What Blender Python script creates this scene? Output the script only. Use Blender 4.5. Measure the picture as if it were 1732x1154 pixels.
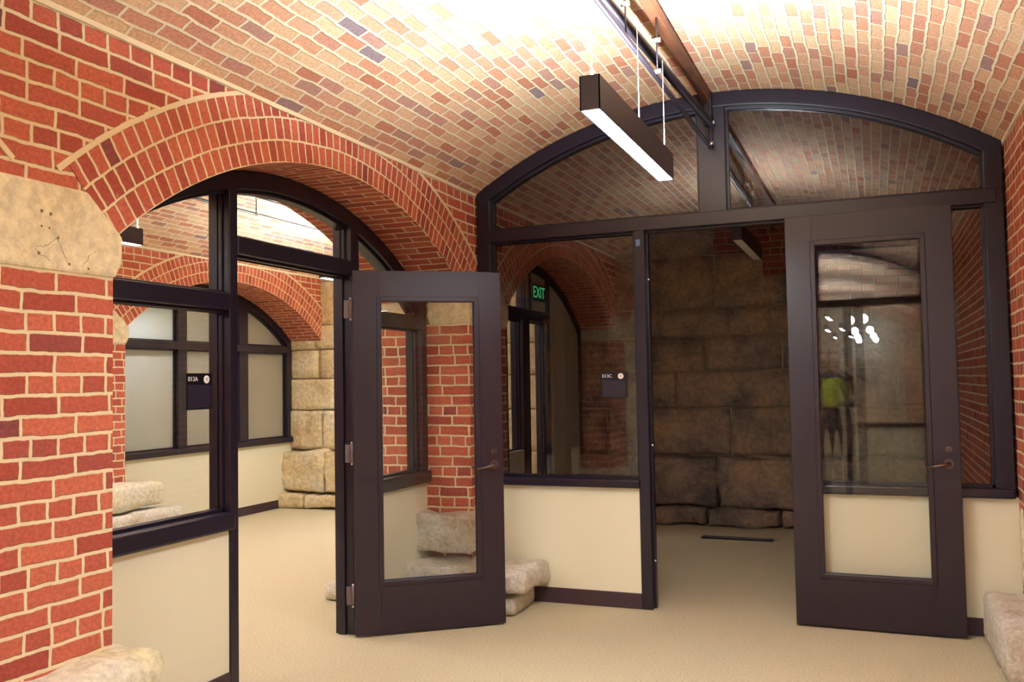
import bpy, bmesh, math, random
from mathutils import Vector, Matrix, noise
rnd = random.Random(7)
S = bpy.context.scene
for o in list(bpy.data.objects): bpy.data.objects.remove(o)
COL = S.collection

# ------------------------------------------------------------------ camera
yaw, pitch, roll = math.radians(21.855), math.radians(2.570), math.radians(-1.010)
F = Vector((-math.sin(yaw)*math.cos(pitch), math.cos(yaw)*math.cos(pitch), math.sin(pitch)))
Rt = Vector((math.cos(yaw), math.sin(yaw), 0)); Up = Rt.cross(F)
R2 = math.cos(roll)*Rt + math.sin(roll)*Up; U2 = -math.sin(roll)*Rt + math.cos(roll)*Up
cd = bpy.data.cameras.new('camera'); cam = bpy.data.objects.new('camera', cd); COL.objects.link(cam)
M = Matrix((R2, U2, -F)).transposed().to_4x4(); M.translation = Vector((2.9425, -5.64, 1.45)); cam.matrix_world = M
cd.sensor_width = 36; cd.sensor_fit = 'HORIZONTAL'; cd.lens = 36*1528/1732; cd.clip_start = .02
S.camera = cam
# ------------------------------------------------------------------ world, exposure
w = bpy.data.worlds.new('world'); S.world = w; w.use_nodes = True
w.node_tree.nodes['Background'].inputs[0].default_value = (.9, .85, 1, 1)
w.node_tree.nodes['Background'].inputs[1].default_value = .02
vs = S.view_settings; vs.view_transform = 'Standard'; vs.look = 'None'; vs.gamma = 1; vs.use_curve_mapping = False
vs.exposure = .95
UPLIGHT, DOWNLIGHT = 330.0, 80.0        # radiance of the pendant lamps' upper and lower lenses
LAMP = (.85, .985, 1.07)

# ------------------------------------------------------------------ materials
def new_mat(name):
    m = bpy.data.materials.new(name); m.use_nodes = True
    nt = m.node_tree; b = nt.nodes['Principled BSDF']
    return m, nt, b
def N(nt, t, **k):
    n = nt.nodes.new(t)
    for a, v in k.items(): setattr(n, a, v)
    return n
def mth(nt, op, a, b=None, c=None):
    n = N(nt, 'ShaderNodeMath', operation=op)
    for i, v in enumerate((a, b, c)):
        if v is None: continue
        if isinstance(v, (int, float)): n.inputs[i].default_value = v
        else: nt.links.new(v, n.inputs[i])
    return n.outputs[0]
def simple(name, col, rough=.5, metal=0, spec=.5, bump=None, var=None):
    m, nt, b = new_mat(name)
    b.inputs['Base Color'].default_value = (*col, 1); b.inputs['Roughness'].default_value = rough
    b.inputs['Metallic'].default_value = metal; b.inputs['Specular IOR Level'].default_value = spec
    tc = N(nt, 'ShaderNodeTexCoord')
    if bump:
        n = N(nt, 'ShaderNodeTexNoise'); n.inputs['Scale'].default_value = bump[0]; n.inputs['Detail'].default_value = 5
        bp = N(nt, 'ShaderNodeBump'); bp.inputs['Strength'].default_value = bump[1]; bp.inputs['Distance'].default_value = bump[2]
        nt.links.new(tc.outputs['Object'], n.inputs['Vector']); nt.links.new(n.outputs[0], bp.inputs['Height']); nt.links.new(bp.outputs[0], b.inputs['Normal'])
    if var:
        n = N(nt, 'ShaderNodeTexNoise'); n.inputs['Scale'].default_value = var[0]; n.inputs['Detail'].default_value = 6
        r = N(nt, 'ShaderNodeValToRGB'); r.color_ramp.elements[0].position = .3; r.color_ramp.elements[1].position = .7
        r.color_ramp.elements[0].color = (*var[1], 1); r.color_ramp.elements[1].color = (*col, 1)
        nt.links.new(tc.outputs['Object'], n.inputs['Vector']); nt.links.new(n.outputs[0], r.inputs[0]); nt.links.new(r.outputs[0], b.inputs['Base Color'])
    return m
def brick(name, bw, bh, mortar, period, ramp, mcol, stagger=.5, wob=.0035, vary=.35):
    m, nt, b = new_mat(name); L = nt.links.new
    uv = N(nt, 'ShaderNodeUVMap'); uv.uv_map = 'UVMap'
    n1 = N(nt, 'ShaderNodeTexNoise'); n1.inputs['Scale'].default_value = 26; n1.inputs['Detail'].default_value = 2
    n2 = N(nt, 'ShaderNodeTexNoise'); n2.inputs['Scale'].default_value = 5; n2.inputs['Detail'].default_value = 1
    L(uv.outputs[0], n1.inputs[0]); L(uv.outputs[0], n2.inputs[0])
    def dis(n, amp):
        a = N(nt, 'ShaderNodeVectorMath', operation='SUBTRACT'); a.inputs[1].default_value = (.5, .5, .5); L(n.outputs['Color'], a.inputs[0])
        s = N(nt, 'ShaderNodeVectorMath', operation='SCALE'); s.inputs['Scale'].default_value = amp; L(a.outputs[0], s.inputs[0]); return s.outputs[0]
    ad = N(nt, 'ShaderNodeVectorMath', operation='ADD'); L(uv.outputs[0], ad.inputs[0]); L(dis(n1, wob*2.6), ad.inputs[1])
    ad2 = N(nt, 'ShaderNodeVectorMath', operation='ADD'); L(ad.outputs[0], ad2.inputs[0]); L(dis(n2, wob*4), ad2.inputs[1])
    sp = N(nt, 'ShaderNodeSeparateXYZ'); L(ad2.outputs[0], sp.inputs[0]); u, v = sp.outputs[0], sp.outputs[1]
    row = mth(nt, 'FLOOR', mth(nt, 'DIVIDE', v, bh))
    wv = bw
    if period:
        h = mth(nt, 'LESS_THAN', mth(nt, 'FLOORED_MODULO', row, period), .5)
        wv = mth(nt, 'MULTIPLY_ADD', h, -.5*bw, bw)
    wn = N(nt, 'ShaderNodeTexWhiteNoise', noise_dimensions='1D'); L(row, wn.inputs['W'])
    off = mth(nt, 'ADD', mth(nt, 'MULTIPLY', mth(nt, 'FLOORED_MODULO', row, 2), stagger*bw), mth(nt, 'MULTIPLY', wn.outputs[0], .22*bw))
    uu = mth(nt, 'ADD', u, off); q = mth(nt, 'DIVIDE', uu, wv)
    col = mth(nt, 'FLOOR', q)
    fu = mth(nt, 'MULTIPLY', mth(nt, 'SUBTRACT', q, col), wv)
    fv = mth(nt, 'MULTIPLY', mth(nt, 'SUBTRACT', mth(nt, 'DIVIDE', v, bh), row), bh)
    e = mth(nt, 'MINIMUM', mth(nt, 'MINIMUM', fu, mth(nt, 'SUBTRACT', wv, fu)), mth(nt, 'MINIMUM', fv, mth(nt, 'SUBTRACT', bh, fv)))
    mr = N(nt, 'ShaderNodeMapRange', interpolation_type='SMOOTHSTEP'); L(e, mr.inputs[0])
    mr.inputs[1].default_value = mortar/2-.0012; mr.inputs[2].default_value = mortar/2+.0018
    mask = mr.outputs[0]
    cv = N(nt, 'ShaderNodeCombineXYZ'); L(col, cv.inputs[0]); L(row, cv.inputs[1])
    w2 = N(nt, 'ShaderNodeTexWhiteNoise', noise_dimensions='3D'); L(cv.outputs[0], w2.inputs[0])
    r = N(nt, 'ShaderNodeValToRGB'); L(w2.outputs['Value'], r.inputs[0]); el = r.color_ramp.elements
    while len(el) < len(ramp): el.new(.5)
    for i, (p, c) in enumerate(ramp): el[i].position = p; el[i].color = (*c, 1)
    n3 = N(nt, 'ShaderNodeTexNoise'); n3.inputs['Scale'].default_value = 70; n3.inputs['Detail'].default_value = 6; n3.inputs['Roughness'].default_value = .65; L(uv.outputs[0], n3.inputs[0])
    m3 = N(nt, 'ShaderNodeMapRange'); L(n3.outputs[0], m3.inputs[0]); m3.inputs[1].default_value = .25; m3.inputs[2].default_value = .75; m3.inputs[3].default_value = 1-vary; m3.inputs[4].default_value = 1+vary
    mx = N(nt, 'ShaderNodeVectorMath', operation='SCALE'); L(r.outputs[0], mx.inputs[0]); L(m3.outputs[0], mx.inputs['Scale'])
    # lime bloom: pale blotches that belong to the brick faces
    n4 = N(nt, 'ShaderNodeTexNoise'); n4.inputs['Scale'].default_value = 6; n4.inputs['Detail'].default_value = 9; n4.inputs['Roughness'].default_value = .75; L(uv.outputs[0], n4.inputs[0])
    m4 = N(nt, 'ShaderNodeMapRange'); L(n4.outputs[0], m4.inputs[0]); m4.inputs[1].default_value = .62; m4.inputs[2].default_value = .74; m4.inputs[4].default_value = .55
    bl = N(nt, 'ShaderNodeMix', data_type='RGBA'); L(m4.outputs[0], bl.inputs['Factor']); L(mx.outputs[0], bl.inputs[6]); bl.inputs[7].default_value = (.62, .42, .34, 1)
    mc = N(nt, 'ShaderNodeMix', data_type='RGBA'); L(mask, mc.inputs['Factor']); mc.inputs[6].default_value = (*mcol, 1); L(bl.outputs[2], mc.inputs[7])
    L(mc.outputs[2], b.inputs['Base Color']); b.inputs['Roughness'].default_value = .82; b.inputs['Specular IOR Level'].default_value = .3
    hh = mth(nt, 'MULTIPLY_ADD', n3.outputs[0], .35, mask)
    bp = N(nt, 'ShaderNodeBump'); bp.inputs['Strength'].default_value = .8; bp.inputs['Distance'].default_value = .006; L(hh, bp.inputs['Height']); L(bp.outputs[0], b.inputs['Normal'])
    return m
REDS = [(0, (.36, .070, .048)), (.3, (.50, .120, .075)), (.6, (.56, .150, .085)), (.88, (.44, .100, .065)), (.975, (.34, .075, .06)), (1, (.22, .06, .06))]
VRED = [(0, (.46, .17, .10)), (.2, (.56, .27, .16)), (.45, (.62, .36, .21)), (.7, (.66, .44, .26)), (.86, (.52, .23, .15)), (.975, (.40, .22, .17)), (1, (.24, .17, .18))]
MORT = (.78, .65, .42)
m_brick = brick('red_brick', .213, .0682, .0125, 3, REDS, MORT)
m_ring = brick('arch_brick', .0565, .102, .0095, 0, REDS, MORT, stagger=.35, wob=.003)
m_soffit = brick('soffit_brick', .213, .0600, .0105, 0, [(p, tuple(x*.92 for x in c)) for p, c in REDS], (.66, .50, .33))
m_vault = brick('vault_brick', .178, .0635, .0125, 0, VRED, (.74, .62, .42), wob=.005)
m_frame = simple('bronze_paint', (.013, .009, .021), .30, spec=.5, bump=(60, .06, .002))
m_door = simple('bronze_door_paint', (.019, .011, .021), .33, spec=.5, bump=(80, .08, .002))
m_dry = simple('cream_drywall', (.78, .755, .57), .75, spec=.25, bump=(150, .08, .001))
m_base = simple('brown_vinyl_base', (.05, .024, .032), .5)
m_housing = simple('lamp_housing', (.018, .012, .02), .38)
m_pipe = simple('black_pipe', (.022, .016, .022), .35, metal=.2)
m_brownpipe = simple('brown_beam', (.17, .06, .025), .5, var=(4, (.07, .025, .016)))
m_steel = simple('galvanised_steel', (.55, .53, .52), .35, metal=.9)
m_hinge = simple('hinge_metal', (.15, .11, .115), .45, metal=.35)
m_lever = simple('bronze_lever', (.15, .10, .095), .28, metal=.8)
m_black = simple('sign_black', (.006, .006, .012), .3)
m_panelblack = simple('sign_panel_grey', (.02, .016, .035), .35)
m_white = simple('sign_white', (.85, .85, .88), .5)
m_cable = simple('white_cable', (.75, .7, .72), .5)
m_blue = simple('blue_tape', (.12, .20, .45), .5)
m_carpet = simple('beige_carpet', (.77, .70, .49), .95, spec=.1, bump=(420, .9, .006), var=(95, (.55, .475, .30)))
def stone(name, c1, c2, c3, sc=3.0, bd=.02, rough=.85):
    m, nt, b = new_mat(name); L = nt.links.new
    tc = N(nt, 'ShaderNodeTexCoord')
    n = N(nt, 'ShaderNodeTexNoise'); n.inputs['Scale'].default_value = sc; n.inputs['Detail'].default_value = 9; n.inputs['Roughness'].default_value = .62
    n2 = N(nt, 'ShaderNodeTexNoise'); n2.inputs['Scale'].default_value = sc*9; n2.inputs['Detail'].default_value = 8; n2.inputs['Roughness'].default_value = .7
    for x in (n, n2): L(tc.outputs['Object'], x.inputs[0])
    r = N(nt, 'ShaderNodeValToRGB'); el = r.color_ramp.elements; el.new(.5)
    for e, p, c in zip(el, (.32, .5, .68), (c3, c1, c2)): e.position = p; e.color = (*c, 1)
    L(n.outputs[0], r.inputs[0])
    mr = N(nt, 'ShaderNodeMapRange'); L(n2.outputs[0], mr.inputs[0]); mr.inputs[1].default_value = .3; mr.inputs[2].default_value = .62; mr.inputs[3].default_value = .62; mr.inputs[4].default_value = 1.05
    sc_ = N(nt, 'ShaderNodeVectorMath', operation='SCALE'); L(r.outputs[0], sc_.inputs[0]); L(mr.outputs[0], sc_.inputs['Scale']); L(sc_.outputs[0], b.inputs['Base Color'])
    b.inputs['Roughness'].default_value = rough; b.inputs['Specular IOR Level'].default_value = .25
    bp = N(nt, 'ShaderNodeBump'); bp.inputs['Strength'].default_value = .9; bp.inputs['Distance'].default_value = bd
    hh = mth(nt, 'MULTIPLY_ADD', n2.outputs[0], .5, n.outputs[0]); L(hh, bp.inputs['Height']); L(bp.outputs[0], b.inputs['Normal'])
    return m
m_lime = stone('pale_limestone', (.86, .81, .62), (.88, .84, .70), (.80, .70, .40), 3.2, .02)
m_lime2 = stone('grey_limestone', (.84, .79, .66), (.88, .85, .78), (.66, .54, .40), 4.5, .03)
m_impost = stone('dressed_limestone', (.84, .74, .50), (.86, .78, .56), (.76, .63, .38), 2.5, .006)
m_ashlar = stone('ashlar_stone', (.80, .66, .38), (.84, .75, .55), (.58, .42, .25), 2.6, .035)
m_shade_ashlar = stone('shade_toned_ashlar', (.43, .33, .245), (.60, .42, .25), (.17, .14, .135), 2.6, .06)  # same ashlar, darkened: the unlit room's shade is put into its colour
def glass(name, tint, f0=.045, rough=.0):
    m = bpy.data.materials.new(name); m.use_nodes = True; nt = m.node_tree; nt.nodes.clear(); L = nt.links.new
    out = N(nt, 'ShaderNodeOutputMaterial'); tr = N(nt, 'ShaderNodeBsdfTransparent'); gl = N(nt, 'ShaderNodeBsdfGlossy')
    tr.inputs[0].default_value = (*tint, 1); gl.inputs['Roughness'].default_value = rough
    lw = N(nt, 'ShaderNodeLayerWeight'); lw.inputs[0].default_value = .5
    p = mth(nt, 'POWER', lw.outputs['Facing'], 5.0); f = mth(nt, 'MULTIPLY_ADD', p, 1-f0, f0)
    mx = N(nt, 'ShaderNodeMixShader'); L(f, mx.inputs[0]); L(tr.outputs[0], mx.inputs[1]); L(gl.outputs[0], mx.inputs[2]); L(mx.outputs[0], out.inputs[0])
    return m
m_glass = glass('clear_glass', (.97, .975, .97), .03)
m_dglass = glass('tinted_glass', (.76, .75, .77), .055)
def frosted():
    m = bpy.data.materials.new('frosted_glass'); m.use_nodes = True; nt = m.node_tree; nt.nodes.clear(); L = nt.links.new
    out = N(nt, 'ShaderNodeOutputMaterial'); d = N(nt, 'ShaderNodeBsdfDiffuse'); t = N(nt, 'ShaderNodeBsdfTranslucent'); g = N(nt, 'ShaderNodeBsdfGlossy')
    d.inputs[0].default_value = (.42, .37, .29, 1); t.inputs[0].default_value = (.80, .80, .76, 1); g.inputs['Roughness'].default_value = .4; g.inputs[0].default_value = (.8, .8, .8, 1)
    a = N(nt, 'ShaderNodeMixShader'); a.inputs[0].default_value = .5; L(d.outputs[0], a.inputs[1]); L(t.outputs[0], a.inputs[2])
    b = N(nt, 'ShaderNodeMixShader'); b.inputs[0].default_value = .06; L(a.outputs[0], b.inputs[1]); L(g.outputs[0], b.inputs[2]); L(b.outputs[0], out.inputs[0])
    return m
m_frost = frosted()
def emit(name, col, s):
    m = bpy.data.materials.new(name); m.use_nodes = True; nt = m.node_tree; nt.nodes.clear()
    out = N(nt, 'ShaderNodeOutputMaterial'); e = N(nt, 'ShaderNodeEmission'); e.inputs[0].default_value = (*col, 1); e.inputs[1].default_value = s
    nt.links.new(e.outputs[0], out.inputs[0]); return m
m_up = emit('lamp_upper_lens', LAMP, UPLIGHT); m_dn = emit('lamp_lower_lens', (.87, .96, 1.10), DOWNLIGHT)
m_exit = emit('exit_green', (.12, .8, .26), .36)
m_offlens = simple('unlit_lens', (.75, .75, .72), .4)

# ------------------------------------------------------------------ mesh helpers
class MB:
    def __init__(s): s.v, s.f, s.uv, s.mi = [], [], [], []
    def poly(s, pts, uvs=None, mi=0):
        pts = [Vector(p) for p in pts]
        if uvs is None:
            n = (pts[1]-pts[0]).cross(pts[2]-pts[0]); a = max(range(3), key=lambda i: abs(n[i]))
            uvs = [((p[1], p[2]) if a == 0 else (p[0], p[2]) if a == 1 else (p[0], p[1])) for p in pts]
        i = len(s.v); s.v += pts; s.f.append(list(range(i, i+len(pts)))); s.uv += list(uvs); s.mi.append(mi)
    def box(s, x0, x1, y0, y1, z0, z1, mi=0, T=None):
        x0, x1 = sorted((x0, x1)); y0, y1 = sorted((y0, y1)); z0, z1 = sorted((z0, z1))
        c = [Vector((x, y, z)) for x in (x0, x1) for y in (y0, y1) for z in (z0, z1)]
        uvf = {0: (1, 2), 1: (0, 2), 2: (0, 1)}
        for idx, a in (((0, 1, 3, 2), 0), ((4, 6, 7, 5), 0), ((0, 4, 5, 1), 1), ((2, 3, 7, 6), 1), ((0, 2, 6, 4), 2), ((1, 5, 7, 3), 2)):
            p = [c[i] for i in idx]; uv = [(q[uvf[a][0]], q[uvf[a][1]]) for q in p]
            s.poly([T(q) for q in p] if T else p, uv, mi)
    def build(s, name, mats, parent=None, bevel=0, smooth=False, weld=False):
        me = bpy.data.meshes.new(name); me.from_pydata([tuple(p) for p in s.v], [], s.f)
        l = me.uv_layers.new(name='UVMap')
        k = 0
        for p in me.polygons:
            p.material_index = s.mi[p.index]
            for li in p.loop_indices: l.data[li].uv = s.uv[k]; k += 1
        for m in (mats if isinstance(mats, (list, tuple)) else [mats]): me.materials.append(m)
        bm = bmesh.new(); bm.from_mesh(me)
        if weld or bevel: bmesh.ops.remove_doubles(bm, verts=bm.verts, dist=1e-5)
        if weld or bevel: bmesh.ops.recalc_face_normals(bm, faces=bm.faces)
        bm.to_mesh(me); bm.free()
        if smooth:
            for p in me.polygons: p.use_smooth = True
        o = bpy.data.objects.new(name, me); COL.objects.link(o)
        if parent: o.parent = parent
        if bevel:
            b = o.modifiers.new('bevel', 'BEVEL'); b.width = bevel; b.segments = 2; b.limit_method = 'ANGLE'
        return o
def tag(o, label=None, cat=None, group=None, kind=None):
    if label: o['label'] = label
    if cat: o['category'] = cat
    if group: o['group'] = group
    if kind: o['kind'] = kind
    return o
def empty(name, loc=(0, 0, 0), rz=0):
    o = bpy.data.objects.new(name, None); COL.objects.link(o); o.location = loc; o.rotation_euler = (0, 0, rz); o.empty_display_size = .1; return o
def tube(name, pts, r, mat, parent=None, seg=12, caps=True):
    """A round bar through PTS (one radius or one per point)."""
    pts = [Vector(p) for p in pts]; rs = r if isinstance(r, (list, tuple)) else [r]*len(pts)
    m = bpy.data.meshes.new(name); V, Fc = [], []
    for i, p in enumerate(pts):
        d = (pts[min(i+1, len(pts)-1)]-pts[max(i-1, 0)]).normalized()
        a = d.cross(Vector((0, 0, 1)) if abs(d.z) < .9 else Vector((1, 0, 0))).normalized(); b = d.cross(a)
        for k in range(seg): t = 2*math.pi*k/seg; V.append(tuple(p+(a*math.cos(t)+b*math.sin(t))*rs[i]))
    for i in range(len(pts)-1):
        for k in range(seg): Fc.append((i*seg+k, i*seg+(k+1) % seg, (i+1)*seg+(k+1) % seg, (i+1)*seg+k))
    Fc.append(tuple(range(seg))[::-1]); Fc.append(tuple(range((len(pts)-1)*seg, len(pts)*seg)))
    m.from_pydata(V, [], Fc); m.materials.append(mat)
    for p in m.polygons: p.use_smooth = len(p.vertices) == 4
    o = bpy.data.objects.new(name, m); COL.objects.link(o)
    if parent: o.parent = parent
    return o
def rock_bm(bm, x0, x1, y0, y1, z0, z1, seed, amp=.03, rr=.05, cell=.045, sharp=False):
    """A rough-hewn block: rounded box pushed in and out by noise."""
    sx, sy, sz = x1-x0, y1-y0, z1-z0; c = Vector(((x0+x1)/2, (y0+y1)/2, (z0+z1)/2))
    nx, ny, nz = [max(2, min(26, int(a/cell))) for a in (sx, sy, sz)]
    vm = {}
    def vert(i, j, k):
        if (i, j, k) in vm: return vm[(i, j, k)]
        p = Vector((x0+sx*i/nx, y0+sy*j/ny, z0+sz*k/nz)); h = Vector((sx/2, sy/2, sz/2)); r = min(rr, min(h)*.9)
        q = p-c; inn = Vector([max(-(h[a]-r), min(h[a]-r, q[a])) for a in range(3)]); d = q-inn
        if d.length > 1e-6: q = inn+d.normalized()*r*(1 if d.length > r else d.length/r if False else 1)
        nn = d.normalized() if d.length > 1e-6 else Vector((0, 0, 1))
        P = c+q; s = Vector((seed*7.3, seed*3.1, seed*1.7))
        t = noise.fractal(P*3.2+s, 1.0, 2.0, 4)*amp+noise.noise(P*14+s)*amp*.3
        if sharp: t += -abs(noise.noise(P*6+s))*amp*.8
        P = P+nn*t
        if P.z < .0: P.z = 0
        vm[(i, j, k)] = bm.verts.new(P); return vm[(i, j, k)]
    def grid(f, a, b):
        for i in range(a):
            for j in range(b): bm.faces.new([f(i, j), f(i+1, j), f(i+1, j+1), f(i, j+1)])
    grid(lambda i, j: vert(i, j, nz), nx, ny); grid(lambda i, j: vert(j, i, 0), ny, nx)
    grid(lambda i, j: vert(nx, i, j), ny, nz); grid(lambda i, j: vert(0, j, i), nz, ny)
    grid(lambda i, j: vert(j, ny, i), nz, nx); grid(lambda i, j: vert(i, 0, j), nx, nz)
def rocks(name, blocks, mat, parent=None, smooth=True):
    bm = bmesh.new()
    for b in blocks: rock_bm(bm, *b[0:6], seed=b[6], **(b[7] if len(b) > 7 else {}))
    me = bpy.data.meshes.new(name); bm.to_mesh(me); bm.free(); me.materials.append(mat)
    for p in me.polygons: p.use_smooth = smooth
    o = bpy.data.objects.new(name, me); COL.objects.link(o)
    if parent: o.parent = parent
    return o

# ------------------------------------------------------------------ the place (metres; X across the corridor, Y along it, Z up)
XL, XR, XLB, XA = .42, 3.65, -.25, -3.24       # wall faces: corridor left, right, back of left wall, far wall of the next corridor
YE, YB = 3.6, -20.0                            # stone end wall, far end behind the camera
AR, AZ, AH, SP = 2.37, .175, 1.53, 1.985       # arch radius, centre height, half width, springing height
CEN = [2.06-3.71*k for k in range(6)]
RT = .305
def zin(dy, r=AR): return AZ+math.sqrt(max(0, r*r-dy*dy))
A0 = math.acos(AH/AR)                          # springing angle from horizontal

# floor
mb = MB(); mb.box(-8, 8, YB, YE+.6, -.1, 0); tag(mb.build('floor', m_carpet), 'beige carpet running through the corridor and both rooms', 'floor', kind='structure')

# vaults
def vault(name, xc, half, zs, rise, y0, y1, label):
    R = (half*half+rise*rise)/(2*rise); zc = zs+rise-R; a0 = math.asin(half/R); n = 40; mb = MB()
    for i in range(n):
        t0, t1 = -a0+2*a0*i/n, -a0+2*a0*(i+1)/n
        P = lambda t, y, r=R: (xc+r*math.sin(t), y, zc+r*math.cos(t))
        mb.poly([P(t0, y0), P(t1, y0), P(t1, y1), P(t0, y1)], [(y0, R*t0), (y0, R*t1), (y1, R*t1), (y1, R*t0)])
        mb.poly([P(t0, y0, R+.12), P(t0, y1, R+.12), P(t1, y1, R+.12), P(t1, y0, R+.12)], [(0, 0)]*4)
    o = mb.build(name, m_vault, smooth=True); tag(o, label, 'ceiling', kind='structure'); return R, zc
VR, VZ = vault('ceiling', 2.035, 1.615, 2.735, .50, YB, YE, 'pale brick barrel vault over the corridor')
vault('ceiling_2', (XLB+XA)/2, (XLB-XA)/2, 2.735, .46, YB, YE, 'pale brick barrel vault over the neighbouring room')

# arched brick walls
m_mortar = simple('lime_joint', tuple(MORT), .9, bump=(60, .4, .004))
def arched_wall(name, xf, xb, back, opened, label, y0=YB, y1=YE, sg=1, blind=()):
    """Face at xf (its normal points to sg*X); opened/blind: arch centres."""
    mb = MB(); ZT = 2.76; cs = sorted(opened+list(blind))
    def faces(x, nrm):
        e = y0
        def strip(a, b, za, zb, zc_, zd):
            p = [(x, a, za), (x, b, zb), (x, b, zd), (x, a, zc_)]
            if nrm < 0: p = p[::-1]
            mb.poly(p, [(q[1], q[2]) for q in p])
        for c in cs+[None]:
            hi = y1 if c is None else max(y0, c-AH)
            if hi > e: strip(e, hi, 0, 0, ZT, ZT)
            if c is None: break
            n = 28; lo = min(y1, c+AH)
            for i in range(n):
                a, b = c-AH+2*AH*i/n, c-AH+2*AH*(i+1)/n
                if b < y0 or a > y1: continue
                a, b = max(a, y0), min(b, y1)
                strip(a, b, min(ZT, zin(a-c)+.06), min(ZT, zin(b-c)+.06), ZT, ZT)
            e = lo
    faces(xf, sg)
    if back: faces(xb, -sg)
    for c in cs:
        for s_ in (-1, 1):
            y = c+s_*AH
            if y0 < y < y1-.02:
                p = [(xf, y, 0), (xb, y, 0), (xb, y, SP+.05), (xf, y, SP+.05)]
                if s_*sg > 0: p = p[::-1]
                mb.poly(p, [(q[0], q[2]) for q in p])
    wall = mb.build(name, m_brick); tag(wall, label, 'wall', kind='structure')
    for c in cs:
        if c-AH < y0 or c > 3: continue
        mr = MB(); n = 56
        o1, o2 = xf+sg*.004, xb-sg*.004 if back else xb
        for i in range(n):
            t0, t1 = A0+(math.pi-2*A0)*i/n, A0+(math.pi-2*A0)*(i+1)/n
            def P(t, r, x): return (x, c+r*math.cos(t), AZ+r*math.sin(t))
            q = [P(t0, AR, o1), P(t1, AR, o1), P(t1, AR+RT, o1), P(t0, AR+RT, o1)]; u = [(t0*AR, 0.001), (t1*AR, 0.001), (t1*AR, RT), (t0*AR, RT)]
            mr.poly(q, u)
            if back: q = [P(t0, AR, o2), P(t0, AR+RT, o2), P(t1, AR+RT, o2), P(t1, AR, o2)]; mr.poly(q, [u[0], u[3], u[2], u[1]])
            q = [P(t0, AR, o1), P(t0, AR, o2), P(t1, AR, o2), P(t1, AR, o1)]; mr.poly(q, [(o1, t0*AR), (o2, t0*AR), (o2, t1*AR), (o1, t1*AR)], 1)
            q = [P(t0, AR+RT, o1), P(t0, AR+RT, o2), P(t1, AR+RT, o2), P(t1, AR+RT, o1)]; mr.poly(q, [(o1, t0*AR), (o2, t0*AR), (o2, t1*AR), (o1, t1*AR)], 1)
        for t in (A0, math.pi-A0):
            q = [P(t, AR, o1), P(t, AR, o2), P(t, AR+RT, o2), P(t, AR+RT, o1)]; mr.poly(q, [(a[0], a[2]) for a in q])
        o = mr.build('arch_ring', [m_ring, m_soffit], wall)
        mj = MB()
        for i in range(n):
            t0, t1 = A0-.02+(math.pi-2*A0+.04)*i/n, A0-.02+(math.pi-2*A0+.04)*(i+1)/n
            for x_, d_ in ((xf+sg*.006, 1),)+(((xb-sg*.006, -1),) if back else ()):
                k0 = .016+.006*noise.noise(Vector((i*.7, c, 1))); q = [(x_, c+rr_*math.cos(t), AZ+rr_*math.sin(t)) for t, rr_ in ((t0, AR+RT-.004), (t1, AR+RT-.004), (t1, AR+RT+k0), (t0, AR+RT+k0))]
                mj.poly(q if d_ > 0 else q[::-1])
                q2 = [(xf-sg*.01 if d_ > 0 else xb+sg*.01, p[1], p[2]) for p in q]
                mj.poly([q[3], q[2], q2[2], q2[3]]); mj.poly([q[0], q[1], q2[1], q2[0]])
        mj.build('mortar_joint', m_mortar, wall)
    mj = MB(); y = y0
    while y < y1-.01:
        y2 = min(y1, y+.12); h0, h1 = [.010+.006*noise.noise(Vector((v*5, xf, 2))) for v in (y, y2)]
        a_, b_ = xf-sg*.01, xf+sg*.014; z_ = 2.735
        P_ = [(a_, y, z_-h0), (b_, y, z_-h0), (b_, y, z_+.03), (a_, y, z_+.03)]; Q_ = [(a_, y2, z_-h1), (b_, y2, z_-h1), (b_, y2, z_+.03), (a_, y2, z_+.03)]
        for i in range(4): j = (i+1) % 4; mj.poly([P_[i], P_[j], Q_[j], Q_[i]])
        y = y2
    mj.build('mortar_joint', m_mortar, wall)
    # dressed impost stones on each pier between two arches
    for c in cs:
        a, b = c+AH, c+3.71-AH             # pier from a to b
        if b > y1+.7 or a > y1-.1: continue
        T = .175
        for (x0, x1) in (((xf-sg*.3, xf+sg*.012),) + (((xb-sg*.012, xb+sg*.3),) if back else ())):
            k = RT*math.cos(A0)*(T+.0)/(RT*math.sin(A0))
            pr = [(a-.035, 1.90), (a-.005, 1.845), (b+.005, 1.845), (b+.035, 1.90), (b+.038, SP+.01), (b-.12, SP+.15), (a+.12, SP+.15), (a-.038, SP+.01)]
            mi = MB(); f0 = [(x0, p[0], p[1]) for p in pr]; f1 = [(x1, p[0], p[1]) for p in pr]
            mi.poly(f0); mi.poly(f1[::-1])
            for i in range(8): j = (i+1) % 8; mi.poly([f0[i], f0[j], f1[j], f1[i]])
            mi.build('impost_stone', m_impost, wall, bevel=.012)
    return wall
wl = arched_wall('wall_left', XL, XLB, True, [CEN[0], CEN[1]], 'red brick arcade wall between the corridor and the lit room', blind=CEN[2:])
arched_wall('wall_right', XR, XR+.66, True, [CEN[2]], 'red brick arcade wall on the far side of the corridor', sg=-1, blind=CEN[3:])
arched_wall('wall_far', XA, XA-.5, False, [CEN[0]], 'red brick arcade wall across the lit room', blind=[CEN[1]])

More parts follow.
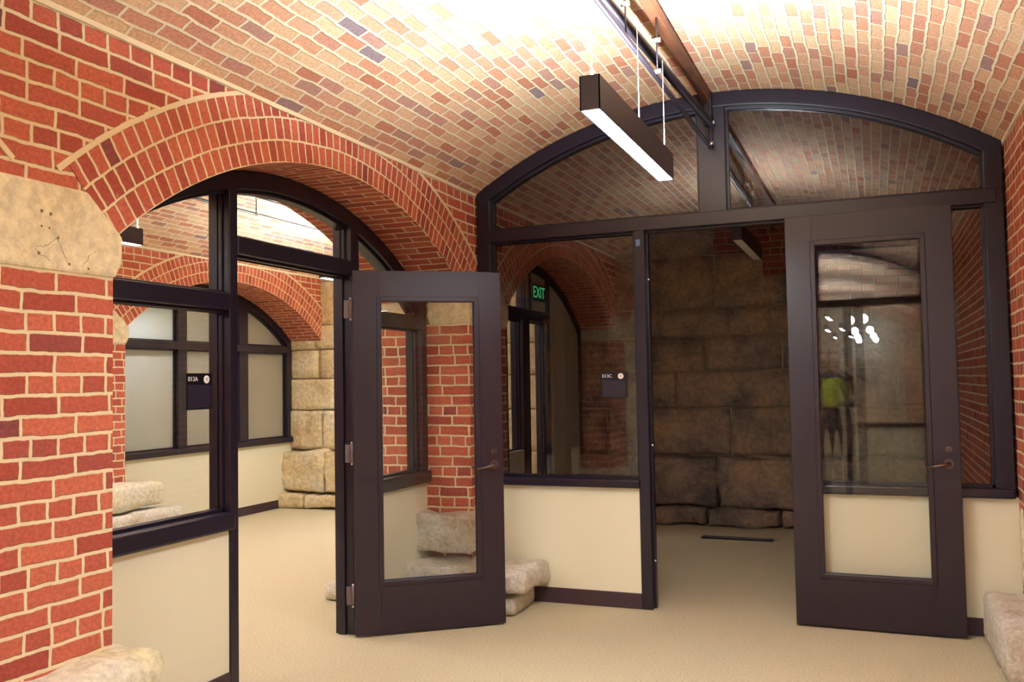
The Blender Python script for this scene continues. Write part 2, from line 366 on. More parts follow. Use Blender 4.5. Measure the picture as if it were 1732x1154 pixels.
im = next(o for o in wl.children if o.name.startswith('impost_stone') and abs(max(v.co.y for v in o.data.vertices)+3.14) < .02 and max(v.co.x for v in o.data.vertices) > XL)
m_hole = simple('dark_crack', (.22, .13, .07), .9)
xh = XL+.012
for (y, z, q) in ((-3.49, 2.035, .006), (-3.455, 2.03, .006), (-3.49, 1.985, .004), (-3.46, 1.983, .004), (-3.425, 1.955, .005), (-3.50, 1.895, .006), (-3.38, 1.872, .005), (-3.30, 1.865, .004)):
    tube('drill_hole', [(xh-.004, y, z), (xh+.0008, y, z)], q, m_hole, wl, 10)
def crack(pts):
    out = []
    for a, b in zip(pts, pts[1:]):
        for i in range(5):
            t = i/5; y, z = a[0]+(b[0]-a[0])*t, a[1]+(b[1]-a[1])*t
            out.append((y+.006*noise.noise(Vector((y*70, z*70, 3))), z+.006*noise.noise(Vector((y*70, z*70, 9)))))
    pts = out
    tube('crack', [(xh+.0001, y, z) for y, z in pts], [.0006+.0012*abs(noise.noise(Vector((y*60, z*60, 1)))) for y, z in pts], m_hole, wl, 6)
crack([(-3.51, 1.915), (-3.485, 1.918), (-3.46, 1.93), (-3.43, 1.955), (-3.415, 1.93), (-3.40, 1.895), (-3.38, 1.865)])
crack([(-3.515, 1.91), (-3.50, 1.893), (-3.47, 1.885), (-3.455, 1.872)])
crack([(-3.27, 1.93), (-3.29, 1.92), (-3.305, 1.895), (-3.325, 1.868)])

# infill of the blind arches (drywall at the back of each recess)
def infill(name, xc, cs, label):
    mb = MB()
    for c in cs: mb.box(xc-.04, xc+.04, c-1.6, min(c+1.6, YE), 0, 2.7)
    tag(mb.build(name, m_dry), label, 'wall', kind='structure')
infill('wall_infill_left', XL-.46, CEN[2:], 'cream plasterboard closing the blind arches behind the viewer')
infill('wall_infill_right', XR+.42, CEN[3:], 'cream plasterboard closing the blind arches beside the viewer')
infill('wall_infill_far', XA-.46, [CEN[1]], 'cream plasterboard closing a blind arch in the lit room')
# room behind the frosted windows and the far ends of the corridors
mb = MB(); mb.box(-6.6, -6.5, -1, YE, 0, 3.2); mb.box(-6.5, XA-.5, -1, -.9, 0, 3.2); mb.box(-6.5, XA-.45, -1, YE, 3.1, 3.2)
tag(mb.build('wall_room', m_dry), 'cream room seen only as glow through the frosted windows', 'wall', kind='structure')
mb = MB(); mb.box(7.4, 7.5, -8, -2.9, 0, 3.2); mb.box(XR+.66, 7.5, -2.9, -2.8, 0, 3.2); mb.box(XR+.66, 7.5, -8.1, -8, 0, 3.2); mb.box(XR+.66, 7.5, -8.1, -2.8, 3.15, 3.25)
tag(mb.build('wall_side_room', m_dry), 'cream side room beyond the brick arch beside the viewer', 'wall', kind='structure')
mb = MB(); mb.box(XA-.5, XR+.7, YB-.1, YB, 0, 3.4); tag(mb.build('wall_back', m_dry), 'cream wall at the far end behind the viewer', 'wall', kind='structure')

# stone end wall: ashlar courses
courses = [(0, .178, .29, .025), (.172, .675, .20, .03), (.675, 1.15, .03, .012), (1.15, 1.525, .015, .008), (1.525, 1.875, .0, .006), (1.875, 2.17, 0, .006), (2.17, 2.70, -.01, .005), (2.70, 3.4, -.01, .005)]
joints = {0: [], 1: [1.463, .6, 2.4], 2: [1.59, .3, 2.6], 3: [1.05, -2.9, 2.2], 4: [1.348, .5, 2.1, -3.35], 5: [.9, 1.6, 2.0, 2.9], 6: [.7, 1.46, 2.17], 7: [.5, 1.46]}
blocks = []; sd = 3
for ci, (z0, z1, pr, am) in enumerate(courses):
    js = sorted(joints[ci]); xs = [-4.6]
    x = -4.6
    while x < -1.2:
        x += rnd.uniform(.55, .9)
        xs.append(min(x, -.4))
        if x > -.9: break
    xs = sorted(set([q for q in xs if q < -.7]))+[-.4]
    xs += [j for j in js if j > -.3]; x = max(xs)
    if ci not in (6, 7):
        while x < 3.6: x += rnd.uniform(.5, .95); xs.append(min(x, 4.4))
    for a, b in zip(xs, xs[1:]):
        if b-a < .15: continue
        sd += 1
        blocks.append((a+.006, b-.006, YE-pr-rnd.uniform(0, .012), YE+.4, z0+.005, z1-.005, sd, dict(amp=am+(.01 if ci < 3 else 0), rr=.010 if ci > 1 else .03, cell=.05 if ci < 4 else .09, sharp=ci < 4)))
rocks('wall_end_room', [b for b in blocks if b[0] < -.4], m_ashlar); tag(bpy.data.objects['wall_end_room'], 'pale ashlar stone wall closing the lit neighbouring room', 'wall', kind='structure')
we = rocks('wall_end', [b for b in blocks if b[0] >= -.4], m_shade_ashlar); tag(we, 'rough stone foundation wall closing the end of the corridor', 'wall', kind='structure')
mb = MB(); mb.box(-4.6, 4.4, YE+.03, YE+.5, 0, 3.4); mb.build('mortar_bed', simple('lime_mortar', (.42, .34, .22), .9), we)
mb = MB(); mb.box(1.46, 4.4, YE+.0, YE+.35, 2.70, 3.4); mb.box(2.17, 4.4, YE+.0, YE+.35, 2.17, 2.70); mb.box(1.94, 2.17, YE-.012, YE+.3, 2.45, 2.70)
mb.build('brick_patch', brick('shade_toned_brick', .213, .0682, .0125, 3, [(p, tuple(x*.42 for x in c)) for p, c in REDS], (.25, .19, .14)), we)  # the wall's red brick with the dark room's shade painted into brick and mortar

# ------------------------------------------------------------------ glazed partitions
def partition(name, label, T, arch, z_s0, z_s1, bays, posts, rails, sills, sill_span, gmat, depth=.13, panels=(), bases=(), solids=(), tag_kind=True, s0=None, s1=None, hidden_bottom=False):
    """T maps (s, d, z) to the world: s along the wall, d behind the front face. arch = (centre s, centre z, outer radius, half width, end height)."""
    root = empty(name); tag(root, label, 'window', kind='structure')
    cs, cz, R, H_, ZS = arch; m = MB(); n = 40
    a0 = math.asin(H_/R); th = .09
    def A(t, r): return (cs+r*math.sin(t), cz+r*math.cos(t))
    def arc(r0, r1, d0, d1, a):
        for i in range(n):
            t0, t1 = -a+2*a*i/n, -a+2*a*(i+1)/n
            q = [A(t0, r0), A(t1, r0), A(t1, r1), A(t0, r1)]
            fr = [T(s, d0, z) for s, z in q]; bk = [T(s, d1, z) for s, z in q]
            m.poly(fr); m.poly(bk[::-1])
            for j, k in ((0, 1), (2, 3)): m.poly([fr[j], fr[k], bk[k], bk[j]])
            if i == 0: m.poly([fr[0], fr[3], bk[3], bk[0]])
            if i == n-1: m.poly([fr[1], fr[2], bk[2], bk[1]])
    arc(R-th, R, 0, depth, a0); arc(R-th-.018, R-th+.002, .03, depth-.03, a0*.985)
    B = lambda a, b, z0, z1, d0=.002, d1=depth-.002: m.box(a, b, d0, d1, z0, z1, T=lambda p: Vector(T(p[0], p[1], p[2])))
    for (a, b, z0, z1) in posts: B(a, b, z0, z1 if z1 else cz+math.sqrt((R-.02)**2-(((a+b)/2)-cs)**2))
    fr = m.build('window_frame', m_frame, root, bevel=.004)
    for (a, b, z0, z1) in rails:
        m = MB(); B(a, b, z0, z1, -.004, depth); B(a, b, z0-.014, z1+.014, .035, depth-.035); m.build('rail', m_frame, root, bevel=.005)
    for (a, b, z0, z1) in sills:
        m = MB(); B(a, b, z0, z1, -.03, depth+.0); m.build('window_sill', m_frame, root, bevel=.012)
    # panes with stops
    for (a, b, z0, z1) in bays:
        rr = R-th+.004
        if z1: q = [(a, z0), (b, z0), (b, z1), (a, z1)]
        else:
            q = [(a, z0), (b, z0)]; k = 14
            for i in range(k+1):
                s = b+(a-b)*i/k; q.append((s, cz+math.sqrt(max(.01, rr*rr-(s-cs)**2))))
        q = [p for p in q if p[1] >= z0-1e-6]
        p = MB(); f0 = [T(s, depth*.5-.003, z) for s, z in q]; f1 = [T(s, depth*.5+.003, z) for s, z in q]
        p.poly(f0); p.poly(f1[::-1])
        for i in range(len(q)): j = (i+1) % len(q); p.poly([f0[i], f0[j], f1[j], f1[i]])
        p.build('pane', gmat, root)
        p = MB()
        def Bs(a_, b_, z0_, z1_, d0, d1): p.box(a_, b_, d0, d1, z0_, z1_, T=lambda v: Vector(T(v[0], v[1], v[2])))
        zt = z1 or None
        for sgn in (0, 1):
            d0, d1 = (depth*.5-.024, depth*.5-.004) if sgn == 0 else (depth*.5+.004, depth*.5+.024)
            Bs(a, b, z0, z0+.014, d0, d1)
            if z1: Bs(a, b, z1-.014, z1, d0, d1)
            for (e0, e1) in ((a, a+.014), (b-.014, b)):
                ee = (e0+e1)/2; zt_ = z1 or cz+math.sqrt(max(.01, rr*rr-(ee-cs)**2))
                if zt_ > z0+.02: Bs(e0, e1, z0, zt_, d0, d1)
        p.build('glazing_stop', m_frame, root)
    for (a, b, z0, z1) in solids:
        rr = R-th+.006; q = [(a, z0), (b, z0)]
        q += [(b, z1), (a, z1)] if z1 else [(b+(a-b)*i/20, cz+math.sqrt(max(.01, rr*rr-(b+(a-b)*i/20-cs)**2))) for i in range(21)]
        p = MB(); f0 = [T(s, .014, z) for s, z in q]; f1 = [T(s, depth-.014, z) for s, z in q]; p.poly(f0); p.poly(f1[::-1])
        for i in range(len(q)): j = (i+1) % len(q); p.poly([f0[i], f0[j], f1[j], f1[i]])
        p.build('wall_panel', m_dry, root)
    for (a, b, z0, z1) in panels:
        m = MB(); B(a, b, z0, z1, .012, depth-.012); m.build('wall_panel', m_dry, root)
    for (a, b, z0, z1) in bases:
        m = MB(); B(a, b, z0, z1, .002, .014); m.build('baseboard', m_base, root, bevel=.003)
    return root
# partition across the corridor (front at Y = 0)
TB = lambda s, d, z: (s, d, z)
arB = (2.035, VZ, VR-.004, 1.61, 2.73)
w2 = partition('window_2', 'dark bronze arched glazed partition across the corridor', TB, arB, 0, 0,
    bays=[(.53, 1.53, .815, 2.40), (2.55, 3.54, .815, 2.40), (.53, 1.955, 2.486, None), (2.125, 3.54, 2.486, None)],
    posts=[(.435, .53, .76, 2.74), (3.54, 3.635, .76, 2.74), (1.53, 1.60, 0, 2.42), (2.48, 2.55, 0, 2.42), (1.955, 2.125, 2.45, None)],
    rails=[(.47, 3.60, 2.40, 2.486)], sills=[(.44, 1.54, .760, .815), (2.54, 3.635, .760, .815)], sill_span=None, gmat=m_dglass,
    panels=[(.42, 1.535, 0, .765), (2.545, 3.66, 0, .765)], bases=[(.42, 1.53, 0, .098), (2.55, 3.66, 0, .098)])
# door stops, silencers and tape of that partition's doorway
mb = MB(); mb.box(1.60, 1.612, .055, .10, 0, 2.40); mb.box(2.468, 2.48, .055, .10, 0, 2.40); mb.box(1.60, 2.48, .055, .10, 2.388, 2.40); mb.build('door_stop', m_frame, w2, bevel=.002)
for z in (.30, 1.03, 2.09): tube('silencer', [(1.612, .05, z), (1.612, .056, z)], .006, m_white, w2)
o = rocks('tape_scrap', [(1.545, 1.575, -.008, -.001, 2.30, 2.345, 4, dict(amp=.002, rr=.003, cell=.01))], m_blue, w2)
# partition in the first arch of the left wall (front at X = .04, facing +X)
TL = lambda s, d, z: (.04-d, s, z)
def arL(c): return (c, AZ, AR-.004, AH-.01, SP)
c = CEN[1]
TL1 = lambda s, d, z: (.10-d, s, z)
w1 = partition('window_1', 'dark bronze arched glazed partition filling the brick arch of the lit room', TL1, arL(c), 0, 0,
    bays=[(c-1.45, -2.15, .86, 1.815), (c-1.45, -2.15, 1.895, None), (-2.095, -1.075, 2.176, None), (-.985, c+1.46, .86, 1.815), (-.985, c+1.44, 1.895, None)],
    posts=[(c-1.53, c-1.45, .78, 2.02), (c+1.46, c+1.54, .78, 2.02), (-2.155, -2.095, 0, None), (-1.075, -.985, 0, None)],
    rails=[(c-1.48, -2.15, 1.815, 1.895), (-2.10, -1.07, 2.092, 2.176), (-.99, c+1.48, 1.815, 1.895)],
    sills=[(c-1.52, -2.15, .778, .86), (-.99, c+1.53, .778, .86)], sill_span=None, gmat=m_glass,
    panels=[(c-1.53, -2.15, 0, .785), (-.99, c+1.54, 0, .785)], bases=[(c-1.53, -2.155, 0, .114), (-.985, c+1.54, 0, .114)])
mb = MB()
for (a, b) in ((-2.095, -2.080), (-1.090, -1.075)): mb.box(.0, .045, a, b, 0, 2.092)
mb.box(.0, .045, -2.095, -1.075, 2.078, 2.092); mb.build('door_stop', m_frame, w1, bevel=.002)
# second arch, in the dark room behind
c = CEN[0]
w3 = partition('window_3', 'dark bronze arched partition with narrow sidelights in the unlit room', TL, arL(c), 0, 0,
    bays=[(1.50, 1.87, .845, 2.0), (2.03, 2.50, .10, 2.08), (1.50, 2.03, 2.10, None)],
    posts=[(c-1.53, c-1.45, .0, 2.02), (c+1.45, c+1.53, .0, 2.02), (1.43, 1.50, 0, None), (1.87, 2.03, 0, 2.1), (2.50, 2.60, 0, None), (2.03, 2.10, 2.1, None)],
    rails=[(1.48, 2.55, 2.0, 2.10)], sills=[], sill_span=None, gmat=m_glass,
    solids=[(c-1.45, 1.43, 0, None), (2.60, c+1.44, 0, None), (2.10, 2.50, 2.1, None)], bases=[(c-1.53, 1.43, 0, .098), (2.60, c+1.53, 0, .098)], panels=[(1.50, 1.87, 0, .845)])
# frosted windows across the lit room (front at X = -3.66)
TF = lambda s, d, z: (-3.66-d, s, z)
w4 = partition('window_4', 'frosted arched window with dark mullions across the lit room', TF, arL(c), 0, 0,
    bays=[(.63, 1.657, .83, 1.84), (.63, 1.657, 1.92, None), (1.785, 2.62, .83, 1.84), (1.785, 2.62, 1.92, None), (2.77, 3.50, .83, 1.84), (2.77, 3.49, 1.92, None)],
    posts=[(.53, .63, .77, 2.02), (3.50, 3.6, .77, 2.02), (1.657, 1.785, .8, None), (2.62, 2.77, .8, None)],
    rails=[(.6, 3.54, 1.84, 1.92)], sills=[(.54, 3.58, .765, .83)], sill_span=None, gmat=m_frost,
    panels=[(.53, 3.6, 0, .77)], bases=[(.53, 3.6, 0, .098)])
# partition behind the viewer (seen in the door glass)
TV = lambda s, d, z: (s, -7.42-d, z)
w5 = partition('window_5', 'dark bronze arched partition behind the viewer reflected in the door glass', TV, arB, 0, 0,
    bays=[(.53, 1.53, .815, 2.40), (.53, 1.955, 2.486, None), (2.125, 3.54, 2.486, None)],
    posts=[(.435, .53, .76, 2.74), (3.54, 3.635, .76, 2.74), (1.53, 1.60, 0, 2.42), (2.55, 2.66, 0, 2.42), (1.955, 2.125, 2.45, None)],
    rails=[(.47, 3.60, 2.40, 2.486)], sills=[(.44, 1.54, .760, .815), (2.6, 3.635, .760, .815)], sill_span=None, gmat=m_glass,
    panels=[(.42, 1.535, 0, .765), (2.6, 3.66, 0, .765)])

# ------------------------------------------------------------------ doors
def door(name, label, hinge, ang, W, H_, gz0, gz1, hinge_z, back=False):
    """Leaf runs +x from the hinge, its visible face at y=0, thickness towards +y."""
    root = empty(name, hinge, ang); tag(root, label, 'door', kind='structure')
    st, th = .150, .045; z0 = .012
    m = MB()
    for (a, b, c_, d) in ((0, st, z0, H_), (W-st, W, z0, H_), (st, W-st, z0, gz0), (st, W-st, gz1, H_)): m.box(a, b, 0, th, c_, d)
    m.build('door_leaf', m_door, root, bevel=.003)
    m = MB()                                   # moulded glazing bead, proud on both faces
    for (y0, y1, e) in ((-.006, .012, .018), (th-.012, th+.006, .018)):
        for (a, b, c_, d) in ((st-.012, st+e, gz0-.012, gz1+.012), (W-st-e, W-st+.012, gz0-.012, gz1+.012), (st, W-st, gz0-.012, gz0+e), (st, W-st, gz1-e, gz1+.012)): m.box(a, b, y0, y1, c_, d)
    m.build('glazing_bead', m_door, root, bevel=.004)
    m = MB(); m.box(st, W-st, th/2-.003, th/2+.003, gz0, gz1); m.build('pane', m_glass, root)
    hx = W-.062
    for s_, y in ((-1, 0), (1, th)):
        h = tube('lever_handle', [(hx, y, .955), (hx, y+s_*.012, .955)], .027, m_lever, root, 24)
        tube('lever', [(hx, y+s_*.01, .955), (hx, y+s_*.045, .955), (hx-.02, y+s_*.055, .953), (hx-.06, y+s_*.056, .945), (hx-.112, y+s_*.05, .935)], [.013, .012, .010, .008, .007], m_lever, h)
        l = tube('lock_cylinder', [(hx+.004, y, 1.035), (hx+.004, y+s_*.008, 1.035)], .017, m_lever, root, 20)
        tube('thumb_turn', [(hx+.004, y+s_*.008, 1.022), (hx+.004, y+s_*.016, 1.048)], .004, m_lever, l)
    for z in hinge_z:
        if back:
            h = tube('hinge', [(.010, th+.009, z-.055), (.010, th+.009, z+.055)], .0075, m_hinge, root)
            m = MB(); m.box(.002, .03, th, th+.002, z-.052, z+.052); m.build('hinge_plate', m_hinge, h); continue
        h = tube('hinge', [(-.012, -.004, z-.055), (-.012, -.004, z+.055)], .0075, m_hinge, root)
        m = MB(); m.box(-.048, -.012, .004, .008, z-.052, z+.052); m.box(-.012, -.002, .002, .045, z-.052, z+.052); m.build('hinge_plate', m_hinge, h)
        tube('hinge_tip', [(-.012, -.004, z+.055), (-.012, -.004, z+.066)], .006, m_steel, h); tube('hinge_tip', [(-.012, -.004, z-.066), (-.012, -.004, z-.055)], .006, m_steel, h)
    return root
door('door_1', 'open dark bronze door with long glass pane hinged at the lit room', (.145, -1.140, 0), math.radians(37.94), .892, 2.112, .295, 1.95, (.245, 1.053, 1.885))
door('door_2', 'tall dark bronze glass door folded flat against the corridor partition', (2.470, -.093, 0), math.radians(-.6), .893, 2.392, .295, 2.233, (.30, 1.2, 2.15), back=True)
# ------------------------------------------------------------------ stones at the foot of the piers
def fstone(label, blocks, mat=m_lime, group=None, name='footing_stone'):
    x0 = min(b[0] for b in blocks); o = rocks(name, blocks, mat); tag(o, label, 'stone', group); return o
fstone('large pale limestone footing block under the nearest left brick pier', [(-.02, .60, -4.05, -3.09, 0, .53, 11, dict(amp=.03, rr=.05))])
fstone('rough limestone block directly under the brick pier behind the open glass door', [(-.30, .50, -.30, .0, .315, .60, 21, dict(amp=.035, rr=.04, sharp=True))], m_lime2)
fstone('thin white limestone slab stacked on top at the pier beside the cream panel', [(-.36, .93, -.47, -.02, .135, .285, 22, dict(amp=.022, rr=.03, sharp=True))], m_lime2)
fstone('low limestone slab lying on the carpet beneath the white slab by the pier', [(-.55, .84, -.43, -.02, 0, .118, 23, dict(amp=.015, rr=.025))], m_lime2)
fstone('pale limestone footing block at the foot of the right-hand brick pier', [(3.452, 4.2, -.86, -.02, 0, .272, 31, dict(amp=.022, rr=.035))], m_lime2)
fstone('smooth beige stone between right-hand brick pier and its footing block', [(3.64, 4.2, -.13, -.02, .285, .725, 32, dict(amp=.006, rr=.02))], m_impost)
fstone('yellowish stone block under the brick pier across the lit room', [(-3.7, -3.02, .10, .80, .395, .62, 41, dict(amp=.02, rr=.05))])
fstone('rough grey stone under the yellowish block across the lit room', [(-3.7, -2.95, .05, .96, .14, .375, 42, dict(amp=.025, rr=.05, sharp=True))], m_lime2)
fstone('lowest spreading stone at the foot of the pier across the lit room', [(-3.7, -2.85, .0, 1.15, 0, .12, 43, dict(amp=.018, rr=.04, sharp=True))], m_lime2)

# ------------------------------------------------------------------ pendant lamps
def pendant(label, x, y0, y1, z, lit=True, zt=None, sh=True, group='linear pendant lamps'):
    root = empty('pendant_lamp', (x, (y0+y1)/2, z)); tag(root, label, 'lamp', group)
    hy = (y1-y0)/2; hw = .035; H_ = .118; m = MB(); t = .004
    m.box(-hw, -hw+t, -hy, hy, 0, H_); m.box(hw-t, hw, -hy, hy, 0, H_); m.box(-hw, hw, -hy, -hy+t, 0, H_); m.box(-hw, hw, hy-t, hy, 0, H_); m.box(-hw+t, hw-t, -hy+t, hy-t, .02, H_-.02)
    m.build('housing', m_housing, root)
    m = MB(); m.poly([(-hw+t, -hy+t, .003), (-hw+t, hy-t, .003), (hw-t, hy-t, .003), (hw-t, -hy+t, .003)]); m.build('lower_lens', m_dn if lit else m_offlens, root)
    m = MB(); m.poly([(-hw+t, -hy+t, H_-.003), (hw-t, -hy+t, H_-.003), (hw-t, hy-t, H_-.003), (-hw+t, hy-t, H_-.003)]); m.build('upper_lens', m_up if lit else m_offlens, root)
    if zt:
        for y in (-hy+.03, .10, hy-.015):
            tube('cable', [(0, y, H_-.004), (0, y, zt-z)], .0015, m_cable if lit else m_pipe, root, 6)
            tube('gripper', [(0, y, H_), (0, y, H_+.035)], .006, m_steel, root, 8)
    return root
pendant('lit bronze linear pendant hanging in front of the corridor partition', 2.09, -2.78, -1.60, 2.35, zt=2.9)
pendant('unlit linear pendant in the dark room seen above the doorway', 2.10, .60, 1.78, 2.385, lit=False, zt=2.9)
for i, yy in enumerate((-6.49, -10.2, -13.91, -17.6)):
    pendant(['lit linear pendant above the viewer', 'first lit pendant beyond the partition behind the viewer', 'second lit pendant beyond the partition behind the viewer', 'last lit pendant at the far end behind the viewer'][i], 2.09, yy, yy+1.18, 2.35, zt=2.9)
pendant('lit linear pendant in the neighbouring room nearest the brick arch', -1.84, -1.93, -.74, 2.452, zt=2.878)
pendant('lit linear pendant deepest in the neighbouring room by the stone wall', -1.84, 1.53, 2.72, 2.452, zt=2.878)
pendant('lit linear pendant in the neighbouring room beside the viewer', -1.84, -5.6, -4.42, 2.452, zt=2.878)
pendant('lit linear pendant in the side room beyond the arch beside the viewer', 4.55, -5.2, -4.0, 2.35, zt=3.1)
pendant('lit linear pendant behind the frosted windows', -4.12, .30, 1.48, 2.28, zt=3.1)

for i, yy in enumerate((-10.1, -14.0, -17.0, -19.4)):
    g = empty('globe_lamp', (2.58, yy, 2.36)); tag(g, 'small lit globe lamp, '+['nearest', 'second', 'third', 'last'][i]+' of the row beyond the partition behind the viewer', 'lamp', 'globe lamps behind the viewer')
    bm = bmesh.new(); bmesh.ops.create_uvsphere(bm, u_segments=20, v_segments=12, radius=.075); me = bpy.data.meshes.new('globe'); bm.to_mesh(me); bm.free(); me.materials.append(m_dn)
    o = bpy.data.objects.new('globe', me); COL.objects.link(o); o.parent = g
    tube('stem', [(0, 0, .07), (0, 0, .75)], .006, m_pipe, g, 8)
# ------------------------------------------------------------------ pipes
def pipe(name, label, p0, p1, r, mat, cat='pipe', group=None):
    d = (Vector(p1)-Vector(p0)); o = tube(name, [p0, p1], r, mat, None, 14); tag(o, label, cat, group); return o
pipe('sprinkler_pipe', 'thick black pipe hung along the corridor vault above the lamp', (1.80, -5.5, 3.03), (2.20, 3.55, 3.03), .024, m_pipe)
pipe('conduit_pipe', 'thin dark conduit running lowest over the pendant lamp', (1.97, -5.5, 2.905), (2.06, 3.55, 2.905), .012, m_pipe)
mb = MB(); mb.box(1.995, 2.05, -7.3, 3.55, 3.17, 3.225); tag(mb.build('cable_duct', m_brownpipe, bevel=.006), 'brown square duct fixed along the crown of the corridor vault', 'duct')
pipe('sprinkler_pipe', 'thick dark pipe hung under the vault of the lit neighbouring room', (-1.84, -7, 3.06), (-1.84, 3.55, 3.06), .024, m_pipe)
pipe('conduit_pipe', 'thin dark conduit hung under the pipe in the neighbouring room', (-1.84, -7, 2.895), (-1.84, 3.55, 2.895), .011, m_pipe)
def hanger(label, x, y, z0, z1, r=.004, clips=(), mat=m_pipe):
    o = tube('hanger_rod', [(x, y, z0), (x, y, z1)], r, mat, None, 8); tag(o, label, 'hanger', 'pipe hanger rods')
    for z in clips:
        tube('clamp', [(x-.018, y, z), (x+.018, y, z)], .012, m_steel, o, 10)
hanger('hanger rod on the corridor pipe nearest the viewer', 1.985, -2.32, 2.91, 3.2, clips=(3.06,))
hanger('hanger rod on the corridor pipe above the middle of the lamp', 2.0, -1.92, 2.90, 3.2, clips=(3.06,))
hanger('hanger rod on the corridor pipe just in front of the partition', 2.03, -1.45, 2.90, 3.2, clips=(3.06, 2.91))
hanger('hanger rod on the black pipe in the dark room nearest the glass', 2.11, 1.6, 2.90, 3.2, clips=(3.03, 2.905))
hanger('hanger rod on the pipe in the neighbouring room over the arch', -1.84, .56, 2.89, 3.2, clips=(3.06, 2.895))
hanger('hanger rod on the pipe in the neighbouring room near the stone wall', -1.84, 2.2, 2.89, 3.2, clips=(3.06, 2.895))
rt = empty('pipe_bracket', (2.05, -.012, 2.9)); tag(rt, 'black strap bracket holding the pipes to the partition mullion', 'bracket')
mb = MB(); mb.box(-.045, .005, -.03, .004, .12, .33); mb.build('strap', m_pipe, rt, bevel=.004)
for x in (-.02, .0): tube('bracket_rod', [(x, -.015, -.03), (x, -.015, .15)], .004, m_pipe, rt, 8)
for z, x in ((.0, .0), (.13, .012)): tube('bolt_head', [(x-.012, -.03, z), (x+.012, -.03, z)], .012, m_steel, rt, 12)

# ------------------------------------------------------------------ signs
def text(body, size, mat, name='lettering', parent=None, loc=(0, 0, 0), rot=(0, 0, 0), ext=.0006):
    cu = bpy.data.curves.new(name, 'FONT'); cu.body = body; cu.size = size; cu.extrude = ext; cu.align_x = 'CENTER'; cu.align_y = 'CENTER'
    o = bpy.data.objects.new(name, cu); COL.objects.link(o); dg = bpy.context.evaluated_depsgraph_get(); me = bpy.data.meshes.new_from_object(o.evaluated_get(dg)); bpy.data.objects.remove(o)
    me.materials.clear(); me.materials.append(mat); o = bpy.data.objects.new(name, me); COL.objects.link(o); o.parent = parent; o.location = loc; o.rotation_euler = rot; return o
def sign(label, loc, rz, txt):
    r = empty('room_sign', loc, rz); tag(r, label, 'sign', 'black room number signs')
    m = MB(); m.box(-.0865, .0865, -.006, 0, -.084, .084); m.build('plaque', m_black, r, bevel=.002)
    m = MB(); m.box(-.076, .076, -.008, -.005, -.076, .03); m.build('insert', m_panelblack, r, bevel=.001)
    text(txt, .030, m_white, parent=r, loc=(-.044, -.0075, .056), rot=(math.pi/2, 0, 0))
    e = tube('emblem', [(.047, -.006, .055), (.047, -.0078, .055)], .0185, m_white, r, 28)
    m = MB(); m.box(.043, .051, -.0086, -.0076, .048, .063); m.build('emblem_mark', simple('emblem_grey', (.35, .35, .38), .5), e)
sign('black room number sign on the corridor partition glass beside the doorway', (1.366, .0585, 1.418), 0, '013C')
sign('black room number sign on the arch partition glass of the lit room', (.0455, -2.31, 1.430), math.pi/2, '013A')
r = empty('exit_sign', (.075, 2.19, 2.262), math.pi/2); tag(r, 'small green lit exit sign in the unlit room', 'sign')
m = MB(); m.box(-.17, .17, -.004, .012, -.075, .075); m.build('sign_plate', simple('exit_plate', (.03, .10, .05), .4), r, bevel=.003)
text('EXIT', .15, m_exit, parent=r, loc=(0, -.006, 0), rot=(math.pi/2, 0, 0))

# ------------------------------------------------------------------ floor box
r = empty('floor_diffuser', (1.74, 2.70, 0)); tag(r, 'slim metal floor grille set in the carpet before the stone wall', 'floor grille')
m = MB(); m.box(-.31, .31, -.055, -.04, 0, .012); m.box(-.31, .31, .04, .055, 0, .012); m.box(-.31, -.295, -.055, .055, 0, .012); m.box(.295, .31, -.055, .055, 0, .012); m.build('rim', m_black, r, bevel=.002)
m = MB(); m.box(-.295, .295, -.04, .04, 0, .006); m.build('plate', m_steel, r)

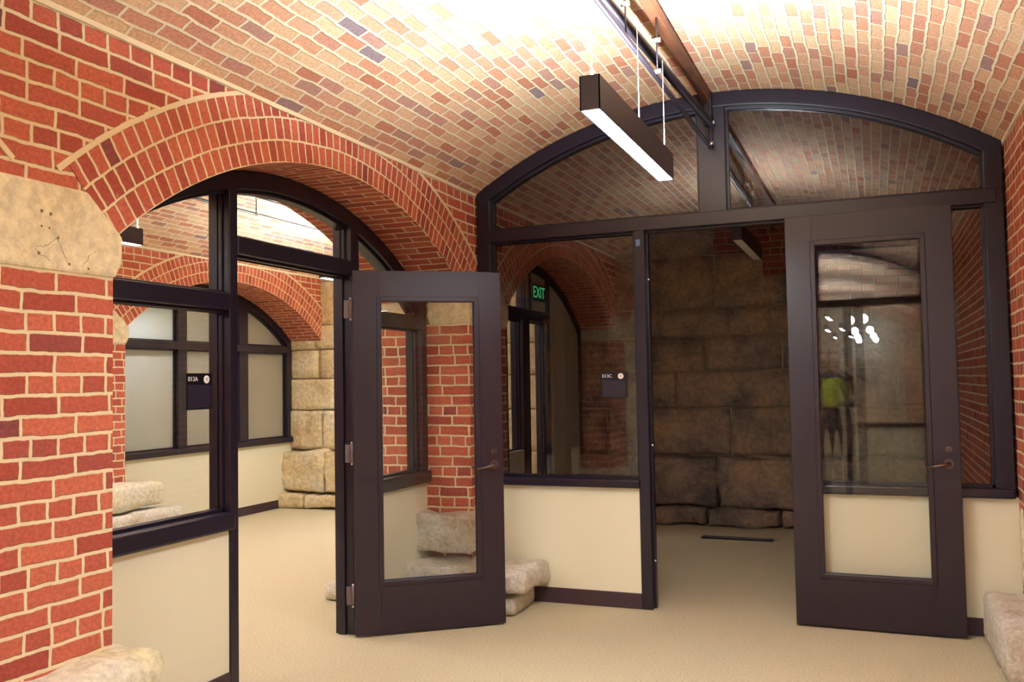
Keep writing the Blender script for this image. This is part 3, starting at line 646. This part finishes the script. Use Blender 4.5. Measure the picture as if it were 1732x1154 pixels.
# ------------------------------------------------------------------ person behind the viewer, seen in the door glass
def skin(name, chain, edges, mat, parent=None, sub=2):
    me = bpy.data.meshes.new(name); me.from_pydata([c[:3] for c in chain], edges, []); o = bpy.data.objects.new(name, me); COL.objects.link(o)
    o.modifiers.new('skin', 'SKIN'); s = o.modifiers.new('sub', 'SUBSURF'); s.levels = s.render_levels = sub
    for i, c in enumerate(chain):
        me.skin_vertices[0].data[i].radius = (c[3], c[4] if len(c) > 4 else c[3])
    me.skin_vertices[0].data[0].use_root = True
    me.materials.append(mat)
    if parent: o.parent = parent
    return o
P = empty('person', (2.36, -6.15, 0)); tag(P, 'person in yellow safety vest and dark trousers standing behind the viewer', 'person')
m_cloth = simple('dark_clothing', (.02, .025, .05), .8); m_vest = simple('hi_vis_vest', (.55, .75, .05), .7); m_skin = simple('skin_tone', (.55, .32, .22), .5); m_hair = simple('dark_hair', (.03, .02, .015), .7)
V = [(0, 0, .95, .15, .11), (0, 0, 1.12, .14, .10), (0, 0, 1.30, .155, .11), (0, 0, 1.43, .15, .09), (0, 0, 1.50, .06), (0, 0, 1.57, .05), (0, .015, 1.66, .085, .095), (0, .01, 1.73, .08, .085),
     (.18, 0, 1.43, .055), (.27, .02, 1.15, .042), (.20, .22, 1.10, .034), (.15, .26, 1.12, .03),
     (-.18, 0, 1.43, .055), (-.27, .02, 1.15, .042), (-.20, .22, 1.10, .034), (-.15, .26, 1.12, .03),
     (.10, 0, .88, .10), (.11, .02, .50, .065), (.12, -.01, .10, .045), (.12, .13, .045, .04, .035), (-.10, 0, .88, .10), (-.11, .02, .50, .065), (-.12, -.01, .10, .045), (-.12, .13, .045, .04, .035)]
E_ = [(0, 1), (1, 2), (2, 3), (3, 4), (4, 5), (5, 6), (6, 7), (3, 8), (8, 9), (9, 10), (10, 11), (3, 12), (12, 13), (13, 14), (14, 15), (0, 16), (16, 17), (17, 18), (18, 19), (0, 20), (20, 21), (21, 22), (22, 23)]
body = skin('body', V, E_, m_cloth, P)
skin('vest', [(0, 0, 1.0, .17, .135), (0, 0, 1.2, .168, .13), (0, 0, 1.36, .175, .13), (0, 0, 1.46, .13, .10)], [(0, 1), (1, 2), (2, 3)], m_vest, P)
skin('face', [(0, .03, 1.60, .05), (0, .03, 1.66, .083, .088), (0, .02, 1.72, .078, .08)], [(0, 1), (1, 2)], m_skin, P)
skin('hair', [(0, -.02, 1.70, .085, .08), (0, -.01, 1.76, .075, .08)], [(0, 1)], m_hair, P)
for s_ in (-1, 1):
    for k in range(5):
        a = (k-2)*.35; x = s_*.15+s_*-.01*k; z = 1.13-.014*k if k < 4 else 1.15
        skin('finger', [(x, .27, z, .011), (x-s_*.02, .30, z, .009), (x-s_*.045, .30, z-.005, .007)], [(0, 1), (1, 2)], m_skin, P, 1)
